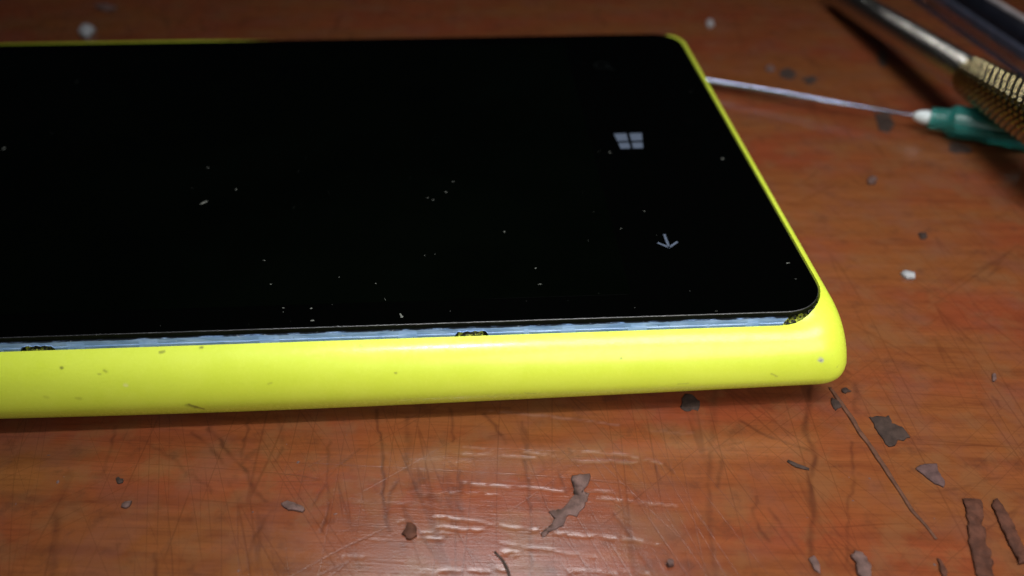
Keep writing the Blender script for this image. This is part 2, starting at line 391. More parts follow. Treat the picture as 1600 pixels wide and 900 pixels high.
M = dict(
    wood=wood_material(), yellow=yellow_material(), glass=glass_material(), edge=glass_edge_material(False), chamfer=glass_edge_material(True),
    frame=frame_material(), torn=torn_material(True), grit=torn_material(False),
    icon=plain('grey_print', (0.062, 0.082, 0.122), 0.6, var=0.12, vs_=2.5),
    dimicon=plain('faint_grey_print', (0.0025, 0.0035, 0.0035), 0.4, spec=0.15),
    display=plain('dark_display', (0.0005, 0.0009, 0.0005), 0.06, spec=0.40, vs_=0.05),
    cavity=plain('dark_cavity', (0.03, 0.03, 0.012), 0.7),
    flake=plain('brown_grey_flake', (0.075, 0.028, 0.017), 0.75, spec=0.2, var=0.35, vs_=1.2, bump=0.06, bs=2.0),
    darkflake=plain('dark_grey_flake', (0.040, 0.025, 0.020), 0.75, spec=0.2, var=0.3, vs_=1.2, bump=0.06, bs=2.0),
    blueflake=plain('blue_grey_flake', (0.112, 0.066, 0.058), 0.7, spec=0.2, var=0.3, vs_=1.2, bump=0.06, bs=2.0),
    strand=plain('brown_strand', (0.088, 0.038, 0.022), 0.7, spec=0.2, var=0.25, vs_=1.2),
    mauve=plain('mauve_flake', (0.082, 0.046, 0.043), 0.7, spec=0.2, var=0.3, vs_=1.2, bump=0.06, bs=2.0),
    pale=plain('pale_crumb', (0.36, 0.37, 0.39), 0.6, var=0.2, bump=0.2, bs=1.5),
    dust=plain('dust', (0.11, 0.115, 0.10), 0.8),
    steel=turned_metal('turned_nickel', (0.74, 0.69, 0.61), 0.24),
    brass=knurled_brass(),
    needle=plain('needle_steel', (0.36, 0.39, 0.50), 0.16, 1.0, var=0.12, vs_=0.5),
    glue=plain('white_glue', (0.62, 0.70, 0.72), 0.35, var=0.04),
    pen=plain('black_pen_plastic', (0.010, 0.011, 0.017), 0.22, var=0.2),
    greybar=plain('grey_highlight_bar', (0.46, 0.43, 0.44), 0.35, 0.0),
    blue=plain('blue_plastic', (0.07, 0.078, 0.115), 0.35),
)
def teal_material():
    s = NT('translucent_teal'); s.base((0.050, 0.36, 0.32), 0.25, 0, 0.5)
    s.b.inputs['Transmission Weight'].default_value = 0.70
    s.b.inputs['IOR'].default_value = 1.35
    return s.m
M['teal'] = teal_material()
def sleeve_material():
    s = NT('clear_sleeve'); s.base((0.88, 0.86, 0.90), 0.12, 0, 0.5)
    s.b.inputs['Transmission Weight'].default_value = 1.0
    s.b.inputs['IOR'].default_value = 1.12
    return s.m
M['sleeve'] = sleeve_material()

# ------------------------------------------------------------------ mesh helpers (millimetres in)
def obj(name, verts, faces, mat, parent=None, smooth=True, mats=None, fm=None):
    me = bpy.data.meshes.new(name)
    me.from_pydata([tuple(c * MM for c in v) for v in verts], [], faces)
    for m in (mats or [mat]): me.materials.append(m)
    me.polygons.foreach_set('use_smooth', [smooth] * len(me.polygons))
    if fm: me.polygons.foreach_set('material_index', fm)
    me.update()
    o = bpy.data.objects.new(name, me); COL.objects.link(o)
    if parent: o.parent = parent
    return o
def fix(o, angle=None):
    bm = bmesh.new(); bm.from_mesh(o.data)
    bmesh.ops.recalc_face_normals(bm, faces=bm.faces)
    if angle:
        for e in bm.edges:
            if len(e.link_faces) == 2 and e.calc_face_angle(0) > angle: e.smooth = False
    bm.to_mesh(o.data); bm.free()
    return o
def empty(name, loc=(0, 0, 0)):
    o = bpy.data.objects.new(name, None); COL.objects.link(o)
    o.location = Vector(loc) * MM; o.empty_display_size = 0.005
    return o
def tag(o, label=None, cat=None, group=None, kind=None):
    for k, v in (('label', label), ('category', cat), ('group', group), ('kind', kind)):
        if v: o[k] = v
    return o
def rrect(x0, x1, y0, y1, r, n=10, straight=24):
    """rounded rectangle, counter-clockwise, equal vertex count for every radius"""
    pts = []
    cs = [(x1 - r, y0 + r, -90), (x1 - r, y1 - r, 0), (x0 + r, y1 - r, 90), (x0 + r, y0 + r, 180)]
    for k, (cx, cy, a0) in enumerate(cs):
        for i in range(n + 1):
            a = math.radians(a0 + 90 * i / n)
            pts.append((cx + r * math.cos(a), cy + r * math.sin(a)))
        nx, ny, na = cs[(k + 1) % 4]
        b = math.radians(na)
        p0 = pts[-1]; p1 = (nx + r * math.cos(b), ny + r * math.sin(b))
        for i in range(1, straight):
            t = i / straight
            pts.append((p0[0] + (p1[0] - p0[0]) * t, p0[1] + (p1[1] - p0[1]) * t))
    return pts
def loft(rings, cap0=True, cap1=True):
    n = len(rings[0]); V = [p for r in rings for p in r]; F = []
    for k in range(len(rings) - 1):
        for i in range(n):
            j = (i + 1) % n
            F.append((k * n + i, k * n + j, (k + 1) * n + j, (k + 1) * n + i))
    if cap0: F.append(tuple(range(n - 1, -1, -1)))
    if cap1: F.append(tuple(range((len(rings) - 1) * n, len(rings) * n)))
    return V, F
def tube(p0, p1, prof, seg=40, radial=None):
    """revolve prof = [(t along p0->p1 in mm, radius)] round the axis p0-p1"""
    p0 = Vector(p0); ax = (Vector(p1) - p0).normalized()
    u = ax.cross(Vector((0, 0, 1))).normalized(); v = ax.cross(u)
    rings = []
    for t, r in prof:
        ring = []
        for i in range(seg):
            a = 2 * math.pi * i / seg
            rr = r + (radial(t, a) if radial else 0)
            ring.append(tuple(p0 + ax * t + (u * math.cos(a) + v * math.sin(a)) * rr))
        rings.append(ring)
    return loft(rings)

# ------------------------------------------------------------------ table
TX0, TX1, TY0, TY1 = -330, 330, -200, 340
def vnoise(x, y, seed):                      # smooth value noise, vectorised
    r = np.random.RandomState(seed).rand(64, 64)
    xi, yi = np.floor(x).astype(int), np.floor(y).astype(int)
    fx, fy = x - xi, y - yi
    fx = fx * fx * (3 - 2 * fx); fy = fy * fy * (3 - 2 * fy)
    g_ = lambda i, j: r[(xi + i) % 64, (yi + j) % 64]
    return (g_(0, 0) * (1 - fx) + g_(1, 0) * fx) * (1 - fy) + (g_(0, 1) * (1 - fx) + g_(1, 1) * fx) * fy
def scratch_mask(x, y, segs):
    out = np.zeros_like(x)
    for a, b, wd, st in segs:
        ax_, ay, bx, by = a[0], a[1], b[0], b[1]
        L2_ = max((bx - ax_) ** 2 + (by - ay) ** 2, 1e-6)
        tt = np.clip(((x - ax_) * (bx - ax_) + (y - ay) * (by - ay)) / L2_, 0, 1)
        d = np.hypot(x - ax_ - tt * (bx - ax_), y - ay - tt * (by - ay))
        q = np.clip(1 - d / max(wd, .26), 0, 1)
        out = np.maximum(out, q * q * (3 - 2 * q) * st)
    return out
# a finely meshed patch of the top carries the real grooves; the rest is flat
GX0, GX1, GY0, GY1, GS = -76.0, 26.0, -21.5, 7.0, 0.125
nx, ny = int((GX1 - GX0) / GS), int((GY1 - GY0) / GS)
gx, gy = np.meshgrid(np.linspace(GX0, GX1, nx + 1), np.linspace(GY0, GY1, ny + 1), indexing='ij')
wx = gx + (vnoise(gx * .35, gy * .35, 1) - .5) * 1.0 + (vnoise(gx * 1.6, gy * 1.6, 2) - .5) * .30
wy = gy + (vnoise(gx * .35, gy * .35, 3) - .5) * .7 + (vnoise(gx * 1.6, gy * 1.6, 4) - .5) * .22
mdark = scratch_mask(wx, wy, DARK_SCRATCHES) * (.45 + .55 * np.clip(vnoise(gx * 1.1, gy * 1.1, 5) * 2 - .4, 0, 1))
mpale = scratch_mask(gx + (vnoise(gx * .5, gy * .5, 6) - .5) * .4, gy + (vnoise(gx * .8, gy * .8, 7) - .5) * .16, PALE_SCRATCHES)
mpale *= np.clip(vnoise(gx * 1.9, gy * 5, 8) * 2.6 - .55, 0.06, 1)
edge_ = np.minimum(np.minimum(gx - GX0, GX1 - gx), np.minimum(gy - GY0, GY1 - gy))
gz = -(mdark * .010 + mpale * .019) * np.clip(edge_ / .5, 0, 1)
V = [(x * 1, y * 1, z) for x, y, z in zip(gx.ravel(), gy.ravel(), gz.ravel())]
idx = np.arange((nx + 1) * (ny + 1)).reshape(nx + 1, ny + 1)
q = np.stack([idx[:-1, :-1], idx[1:, :-1], idx[1:, 1:], idx[:-1, 1:]], -1).reshape(-1, 4)
F = [tuple(f) for f in q.tolist()]
b0 = len(V)
for ins, z in ((1.5, 0), (.4, -.4), (0, -1.5), (0, -25)):
    V += [(TX0 + ins, TY0 + ins, z), (TX1 - ins, TY0 + ins, z), (TX1 - ins, TY1 - ins, z), (TX0 + ins, TY1 - ins, z)]
o4 = [b0 + i for i in range(4)]
F += [(o4[0], o4[1], *idx[::-1, 0].tolist()), (o4[1], o4[2], *idx[-1, ::-1].tolist()), (o4[2], o4[3], *idx[:, -1].tolist()), (o4[3], o4[0], *idx[0, :].tolist())]
for k in range(3):
    for i in range(4):
        j = (i + 1) % 4; F.append((b0 + 4 * k + i, b0 + 4 * k + 4 + i, b0 + 4 * k + 4 + j, b0 + 4 * k + j))
F.append(tuple(b0 + 12 + i for i in (3, 2, 1, 0)))
tab = obj('tabletop', V, F, M['wood'], smooth=False)
tab.data.polygons.foreach_set('use_smooth', [True] * (nx * ny) + [False] * (len(F) - nx * ny))
for nm, arr in (('dark_scratch', mdark), ('pale_scratch', mpale)):
    at_ = tab.data.attributes.new(nm, 'FLOAT', 'POINT')
    at_.data.foreach_set('value', np.concatenate([arr.ravel(), np.zeros(16)]).astype(np.float32))
tag(tab, kind='structure')

# ------------------------------------------------------------------ phone
phone = tag(empty('phone', (-63, 32, 0)), 'yellow phone lying face up with black glass lifted from its scuffed case', 'phone')
LOC = Vector((-63, 32, 0))
def pobj(name, V, F, mat, **kw):
    par = kw.pop('parent', phone)
    o = obj(name, V, F, mat, **kw)
    o.parent = par
    if par is phone: o.location = -LOC * MM
    return o
XL, YF = -125.0, 64.0
ZC, HUP, HLOW, BULGE, ENDB = 4.20, 4.00, 3.75, 3.2, 1.60
def rise(x, y):                                 # the end walls stand higher than the long sides
    t = min(1, max(0, (abs(x - XL / 2) - 62.5 + 3.4) / 3.2)); e = t * t * (3 - 2 * t)
    f = min(1, max(0, (-x - 35) / 40)) if y > 60 else 0        # and the far side still holds the glass
    return max(e, f * f * (3 - 2 * f) * 0.92)
def lift(x):
    t = min(1, max(0, (x + 70) / 70)); u = min(1, max(0, (-x - 40) / 32)); return 1.30 * t * t + 0.48 * u * u
rings = []
for y_in, z in ((0.25, 5.6), (0.1, 5.7), (0.0, 6.4), (0.0, 8.02), (-0.04, 8.12)):
    rings.append([(x, y, z + (0.80 * rise(x, y) if z > 7 else 0)) for x, y in rrect(XL - .2 + y_in, 0.2 - y_in, -0.8 + y_in, YF + .8 - y_in, 5.0)])
N_UP, N_LO = 12, 16
c80 = math.cos(math.radians(80))
for k in range(N_UP + N_LO + 1):
    if k <= N_UP: ph = math.radians(80 * (1 - k / N_UP))
    else: ph = -math.radians(90 * (k - N_UP) / N_LO)
    cp, sp = math.cos(ph), math.sin(ph)
    ey = BULGE * (cp - (c80 if k <= N_UP else 0)) - (0 if k <= N_UP else BULGE * c80)
    if k <= N_UP:
        t = k / N_UP; ex = ENDB * math.sin(t * math.pi / 2) ** 0.7
        r = 5.0 - 2.9 * min(1, t * 1.1)
    else:
        t = (k - N_UP) / N_LO; ex = ENDB - 1.7 * t ** 2; r = 2.1 + 0.3 * t
    ring = []
    for x, y in rrect(XL - .2 - ex, 0.2 + ex, -0.8 - ey, YF + .8 + ey, r):
        if sp >= 0: z = ZC + (HUP + 0.82 * rise(x, y)) * sp
        else: z = ZC + (HLOW - lift(x)) * sp
        ring.append((x, y, z))
    rings.append(ring)
# flat back, pulled in and down to the table
rings.append([(x, y, 0.02 + 0.5 * lift(x)) for x, y in rrect(XL + 9, -9, 8, YF - 8, 3.3)])
V, F = loft(rings)
body = fix(pobj('case', V, F, M['yellow']), 1.0)

# glass slab, its cut edge, and what is printed on it
G0, G1, GR = 8.40, 9.0, 4.0
rr = [[(x, y, z) for x, y in rrect(XL + i, -i, i, YF - i, GR - i, 14, 60)] for i, z in ((0.12, G0), (0.0, G0 + .10), (0.0, G1 - .05), (0.07, G1))]
V, F = loft(rr)
n = len(rr[0]); fm = [1] * (2 * n) + [2] * n + [1, 0]
glass = fix(pobj('screen_glass', V, F, None, mats=[M['glass'], M['edge'], M['chamfer']], fm=fm, smooth=False))
def flat_poly(name, polys, z, mat, parent=glass, th=0.006):
    V, F = [], []
    for poly in polys:
        b = len(V); m = len(poly)
        V += [(x, y, z) for x, y in poly] + [(x, y, z + th) for x, y in poly]
        F.append(tuple(b + m + i for i in range(m)))
        F.append(tuple(b + m - 1 - i for i in range(m)))
        for i in range(m):
            j = (i + 1) % m; F.append((b + i, b + j, b + m + j, b + m + i))
    o = fix(obj(name, V, F, mat, smooth=False)); o.parent = parent
    return o
flat_poly('display', [rrect(-113.0, -17.2, 3.1, 60.9, 0.3, 3, 2)], G1 + .002, M['display'])
def strokes(pts, wd):
    a, b = Vector(pts[0]), Vector(pts[1]); d = (b - a).normalized(); nn = Vector((-d.y, d.x)) * wd / 2
    return [tuple(a - nn), tuple(b - nn), tuple(b + nn), tuple(a + nn)]
def pane(u0, u1, v0, v1):                    # a skewed pane of the four-pane logo: v runs near -> far
    out = []
    for u, v in ((u0, v0), (u1, v0), (u1, v1), (u0, v1)):
        xa = -13.88 + (-14.12 + 13.88) * v; xb = -11.29 + (-10.78 + 11.29) * v
        out.append((xa + (xb - xa) * u, 29.48 + 3.64 * v))
    return out
g = 0.06
flat_poly('window_logo', [pane(0, .5 - g, 0, .44 - g), pane(.5 + g, 1, 0, .44 - g), pane(0, .5 - g, .44 + g, 1), pane(.5 + g, 1, .44 + g, 1)], G1 + .002, M['icon'])
tip = (-12.31, 9.98)
flat_poly('back_arrow', [strokes([(-12.34, 12.19), tip], .24), strokes([(-13.27, 10.82), (tip[0] + .07, tip[1] - .05)], .24), strokes([(-11.31, 10.87), (tip[0] - .07, tip[1] - .05)], .24)], G1 + .002, M['icon'], th=0.007)
segs = []
for i in range(20):
    a, b = 2 * math.pi * i / 20, 2 * math.pi * (i + 1) / 20
    segs.append([(-12.8 + r * math.cos(t), 52.9 + r * math.sin(t)) for r, t in ((.8, a), (1.05, a), (1.05, b), (.8, b))])
segs.append(strokes([(-12.1, 52.2), (-11.3, 51.4)], .28))
flat_poly('search_icon', segs, G1 + .002, M['dimicon'])

# pale blue frame showing in the open gap along the near side, notched for the clips
NOTCHES = [(-33.74, -29.59, 8.03), (-70.39, -66.34, 8.03)]                          # (x left, x right, height of the notch)
YS, YB = -0.12, 0.9
def strip_profile():
    pts = []
    x = -122.0
    while x < -3.94:
        zb = 5.75
        for a, b, h in NOTCHES:
            a, b = a - .5, b + .4
            if a < x < b:
                e = min((x - a) / 1.5, (b - x) / 1.1, 1.0)
                zb = 5.75 + max(0, (h - 5.75)) * max(0.0, e)
                zb += 0.05 * math.sin(x * 9)
        pts.append((x, zb)); x += 0.12
    return pts
pp = strip_profile()
V, F = [], []
for k, (x, zb) in enumerate(pp):
    wv = 0.05 * noise.noise(Vector((x * .5, 0, 0))) + 0.02 * noise.noise(Vector((x * 3, 4, 0)))
    slant = 0.30 if k > len(pp) - 2 else 0
    V += [(x, YS + wv, zb), (x, YS + wv, max(zb + .01, 7.78)), (x, YS + wv * .5 + .06, max(zb + .03, 7.86)), (x + slant, YS + wv + .05, G0 - .004), (x, YB, G0 - .004), (x, YB, zb)]
for k in range(len(pp) - 1):
    for i in range(6):
        j = (i + 1) % 6
        F.append((k * 6 + i, k * 6 + j, k * 6 + 6 + j, k * 6 + 6 + i))
F += [(0, 1, 2, 3, 4, 5), tuple((len(pp) - 1) * 6 + i for i in (5, 4, 3, 2, 1, 0))]
fix(pobj('inner_frame', V, F, M['frame']), 0.6)
def lump(x0, x1, y0, y1, z0, z1, seed, nx=26, ny=5, amp=.12):
    V, F = [], []
    for i in range(nx + 1):
        for j in range(ny + 1):
            x = x0 + (x1 - x0) * i / nx; y = y0 + (y1 - y0) * j / ny
            e = min(1, 5 * min(i, nx - i) / nx)
            z = z0 + (z1 - z0) * e * (1 - .25 * abs(2 * j / ny - 1)) + amp * noise.noise(Vector((x * 2.1, y * 2.1, seed)))
            V.append((x, y, z))
    nt = len(V)
    for i in range(nx):
        for j in range(ny):
            a = i * (ny + 1) + j; F.append((a, a + ny + 1, a + ny + 2, a + 1))
    edge = [i * (ny + 1) for i in range(nx + 1)] + [nx * (ny + 1) + j for j in range(1, ny + 1)] + [i * (ny + 1) + ny for i in range(nx - 1, -1, -1)] + [j for j in range(ny - 1, 0, -1)]
    for k, a in enumerate(edge): V.append((V[a][0], V[a][1], z0 - .3))
    m = len(edge)
    for k in range(m):
        l = (k + 1) % m; F.append((edge[l], edge[k], nt + k, nt + l))
    F.append(tuple(nt + k for k in range(m)))
    return V, F
for k, (a, b, h) in enumerate(NOTCHES):
    fix(pobj('clip', *lump(a + .35, b - .3, -.05, .75, 5.9, h - .02, 3.3 + k), M['torn'], smooth=False))
# the torn corner: yellow plastic and gritty residue between glass and case
def corner_patch(a0, a1, seed, z, mat, name, amp):
    V, F = [], []; nA, nR = 18, 5
    for i in range(nA + 1):
        a = math.radians(a0 + (a1 - a0) * i / nA)
        for j in range(nR + 1):
            t = j / nR
            pi_ = (-4.0 + 3.55 * math.cos(a), 4.0 + 3.55 * math.sin(a)); po = (-4.8 + 4.97 * math.cos(a), 4.2 + 4.97 * math.sin(a))
            x, y = pi_[0] + (po[0] - pi_[0]) * t, pi_[1] + (po[1] - pi_[1]) * t
            zz = z + amp * noise.noise(Vector((x * 2.4, y * 2.4, seed))) - .15 * t
            V.append((x, y, zz))
    nt = len(V); V += [(x, y, 5.65) for x, y, zz in V]
    for i in range(nA):
        for j in range(nR):
            a = i * (nR + 1) + j
            F.append((a, a + nR + 1, a + nR + 2, a + 1)); F.append((nt + a, nt + a + 1, nt + a + nR + 2, nt + a + nR + 1))
    for i in range(nA):
        for j in (0, nR):
            a = i * (nR + 1) + j; F.append((a, a + nR + 1, nt + a + nR + 1, nt + a))
    for i in (0, nA):
        for j in range(nR):
            a = i * (nR + 1) + j; F.append((a, a + 1, nt + a + 1, nt + a))
    fix(pobj(name, V, F, mat, smooth=False))
corner_patch(-86, -48, 1.7, 7.92, M['torn'], 'torn_plastic', .38)
corner_patch(-47, -18, 8.2, 8.0, M['grit'], 'adhesive_residue', .30)

# ------------------------------------------------------------------ driver with knurled brass collar
rod = tag(empty('driver_handle', RA), 'shiny round metal tool handle with a knurled brass collar, lying across the green needle hub', 'tool')
ax = (Vector(RC) - Vector(RA)).normalized(); L1 = (Vector(RB) - Vector(RA)).length; L2 = (Vector(RC) - Vector(RA)).length
def robj(name, V, F, mat, root, base, **kw):
    o = fix(obj(name, V, F, mat, **kw), kw.get('ang', 0.7)) if 'ang' not in kw else None
    o.parent = root; o.location = -Vector(base) * MM
    return o
robj('shaft', *tube(RA, RB, [(-0.4, 1.6), (0, 2.2), (0.3, 2.45), (L1 - 1.2, 2.45), (L1 - .9, 2.3), (L1 + .2, 2.3)], 56), M['steel'], rod, RA)
KV = []
def knurl(t, a):
    p = 2 * math.pi / 1.3
    s_ = abs(math.sin((t * p + a * 15) / 2)) * abs(math.sin((t * p - a * 15) / 2))
    KV.append(s_); return 0.20 * s_ - 0.07
prof = [(L1, 1.9), (L1 + .02, 2.55)] + [(L1 + .25 + .07 * i, min(2.74, 2.6 + .1 * i) + .0105 * i * .07 * 3) for i in range(int((L2 - L1) / .07))]
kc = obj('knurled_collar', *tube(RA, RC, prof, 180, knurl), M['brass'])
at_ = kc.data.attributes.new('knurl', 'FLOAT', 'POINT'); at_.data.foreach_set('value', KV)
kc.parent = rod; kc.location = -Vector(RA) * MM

# ------------------------------------------------------------------ dispensing needle
NA, NB, NC = ((4.69, 64.94, 1.0), (32.03, 48.7, 2.4), (45.55, 42.69, 2.51))
ndl = tag(empty('dispensing_needle', NB), 'thin steel dispensing needle with a green hub, pointing at the end of the phone', 'needle')
Ln = (Vector(NB) - Vector(NA)).length; Lh = (Vector(NC) - Vector(NB)).length
robj('needle_tube', *tube(NA, NB, [(0, .2), (0, .60), (Ln * .4, .55), (Ln * .75, .33), (Ln + .3, .22)], 24), M['needle'], ndl, NB)
robj('glue_bead', *tube(NB, NC, [(-.5 + 3.1 * (1 - math.cos(math.pi * i / 12)) / 2, max(.05, 1.22 * math.sin(math.pi * i / 12) ** .8 * (.55 + .45 * i / 12))) for i in range(13)], 32), M['glue'], ndl, NB)
hub = robj('hub', *tube(NB, NC, [(1.6, .8), (1.7, 1.45), (3.6, 1.55), (3.9, 1.6), (4.6, 2.25), (7.0, 2.32), (7.1, 2.2), (Lh, 2.5), (Lh + .05, 1.9)], 40), M['teal'], ndl, NB)
def wing(sg):
    V, F = [], []
    p0 = Vector(NB); axn = (Vector(NC) - p0).normalized(); sd = axn.cross(Vector((0, 0, 1))).normalized() * sg
    for t, r in ((4.4, 2.0), (4.9, 2.75), (Lh - .5, 2.95), (Lh, 2.2)):
        for h in (-.35, .35):
            V.append(tuple(p0 + axn * t + sd * 1.6 + Vector((0, 0, h)))); V.append(tuple(p0 + axn * t + sd * r + Vector((0, 0, h))))
    for k in range(3):
        b = 4 * k; F += [(b, b + 1, b + 5, b + 4), (b + 2, b + 6, b + 7, b + 3), (b + 1, b + 3, b + 7, b + 5), (b, b + 4, b + 6, b + 2)]
    F += [(0, 2, 3, 1), (12, 13, 15, 14)]
    return V, F
for sg in (-1, 1):
    robj('hub_rib', *wing(sg), M['teal'], ndl, NB, smooth=False)

# ------------------------------------------------------------------ dark pen in a clear sleeve, top corner
PA, PB = ((61.95, 116.0, 2.35), (64.84, 55.73, 2.35))
pen = tag(empty('pen', PA), 'glossy black pen in a clear sleeve with a dull blue edge, in the far corner', 'pen')
Lp = (Vector(PB) - Vector(PA)).length
robj('barrel', *tube(PA, PB, [(0, 1.2), (.3, 2.0), (.8, 2.3), (Lp - .8, 2.3), (Lp - .3, 2.0), (Lp, 1.2)], 40), M['pen'], pen, PA)
axp = (Vector(PB) - Vector(PA)).normalized(); sdp = axp.cross(Vector((0, 0, 1))).normalized()
if sdp.y > 0: sdp = -sdp
def bar(off, z0, z1, wd, name, mat):
    V = []
    a = Vector((PA[0], PA[1], 0)) + sdp * off; b = Vector((PB[0], PB[1], 0)) + sdp * off
    for p in (a, b):
        for s_, z in ((0, z0), (1, z0), (1, z1), (0, z1)):
            V.append(tuple(p + sdp * wd * s_ + Vector((0, 0, z))))
    F = [(0, 1, 2, 3), (7, 6, 5, 4), (0, 4, 5, 1), (1, 5, 6, 2), (2, 6, 7, 3), (3, 7, 4, 0)]
    robj(name, V, F, mat, pen, PA, smooth=False)
bar(2.5, 0.35, 2.1, 0.8, 'blue_edge', M['blue'])
bar(-.55, 4.63, 4.9, 1.1, 'highlight_bar', M['greybar'])  # grey bar added to stand for the highlight along the barrel
bar(3.4, 0.02, 0.9, 3.0, 'clear_sleeve', M['sleeve'])

# ------------------------------------------------------------------ flakes, chips and slivers on the table
def flake(name, label, cat, poly, mat, th=.22, tilt=0.0, group=None, seed=1, dome=0.0):
    """a thin irregular slab with a rough top and a rounded-off rim, lying on the table"""
    cx = sum(p[0] for p in poly) / len(poly); cy = sum(p[1] for p in poly) / len(poly)
    pts = []
    m = len(poly)
    for i in range(m):                       # resample, roughen the outline
        a, b = Vector(poly[i]), Vector(poly[(i + 1) % m])
        k = max(1, int((b - a).length / .22))
        for q in range(k):
            p = a + (b - a) * q / k
            j = Vector((noise.noise(Vector((p.x * 2.3, p.y * 2.3, seed))), noise.noise(Vector((p.x * 2.3, p.y * 2.3, seed + 9))))) * .16
            p = p + (j if m < 30 else j * .3); pts.append((p.x - cx, p.y - cy))
    bm = bmesh.new()
    def ztop(x, y): return th + .30 * th * noise.noise(Vector((x * 1.7, y * 1.7, seed))) + max(0, tilt * (x + y) * .5)
    inn = []
    lo = [bm.verts.new((x * MM, y * MM, (.01 + max(0, tilt * (x + y) * .35)) * MM)) for x, y in pts]
    hi = [bm.verts.new((x * .97 * MM, y * .97 * MM, ztop(x, y) * .75 * MM)) for x, y in pts]
    n_ = len(pts)
    for i in range(n_):
        j = (i + 1) % n_; bm.faces.new((lo[i], lo[j], hi[j], hi[i]))
    inr = []
    for x, y in pts:
        inr.append(bm.verts.new((x * .86 * MM, y * .86 * MM, (ztop(x, y) + dome * th) * MM)))
    for i in range(n_):
        j = (i + 1) % n_; bm.faces.new((hi[i], hi[j], inr[j], inr[i]))
    bm.faces.new(inr); bm.faces.new(list(reversed(lo)))
    bmesh.ops.triangulate(bm, faces=[f for f in bm.faces if len(f.verts) > 4])
    bmesh.ops.recalc_face_normals(bm, faces=bm.faces)
    me = bpy.data.meshes.new(name); bm.to_mesh(me); bm.free()
    me.materials.append(mat)
    me.polygons.foreach_set('use_smooth', [True] * len(me.polygons))
    o = bpy.data.objects.new(name, me); COL.objects.link(o)
    o.location = (cx * MM, cy * MM, 0)
    return tag(o, label, cat, group)
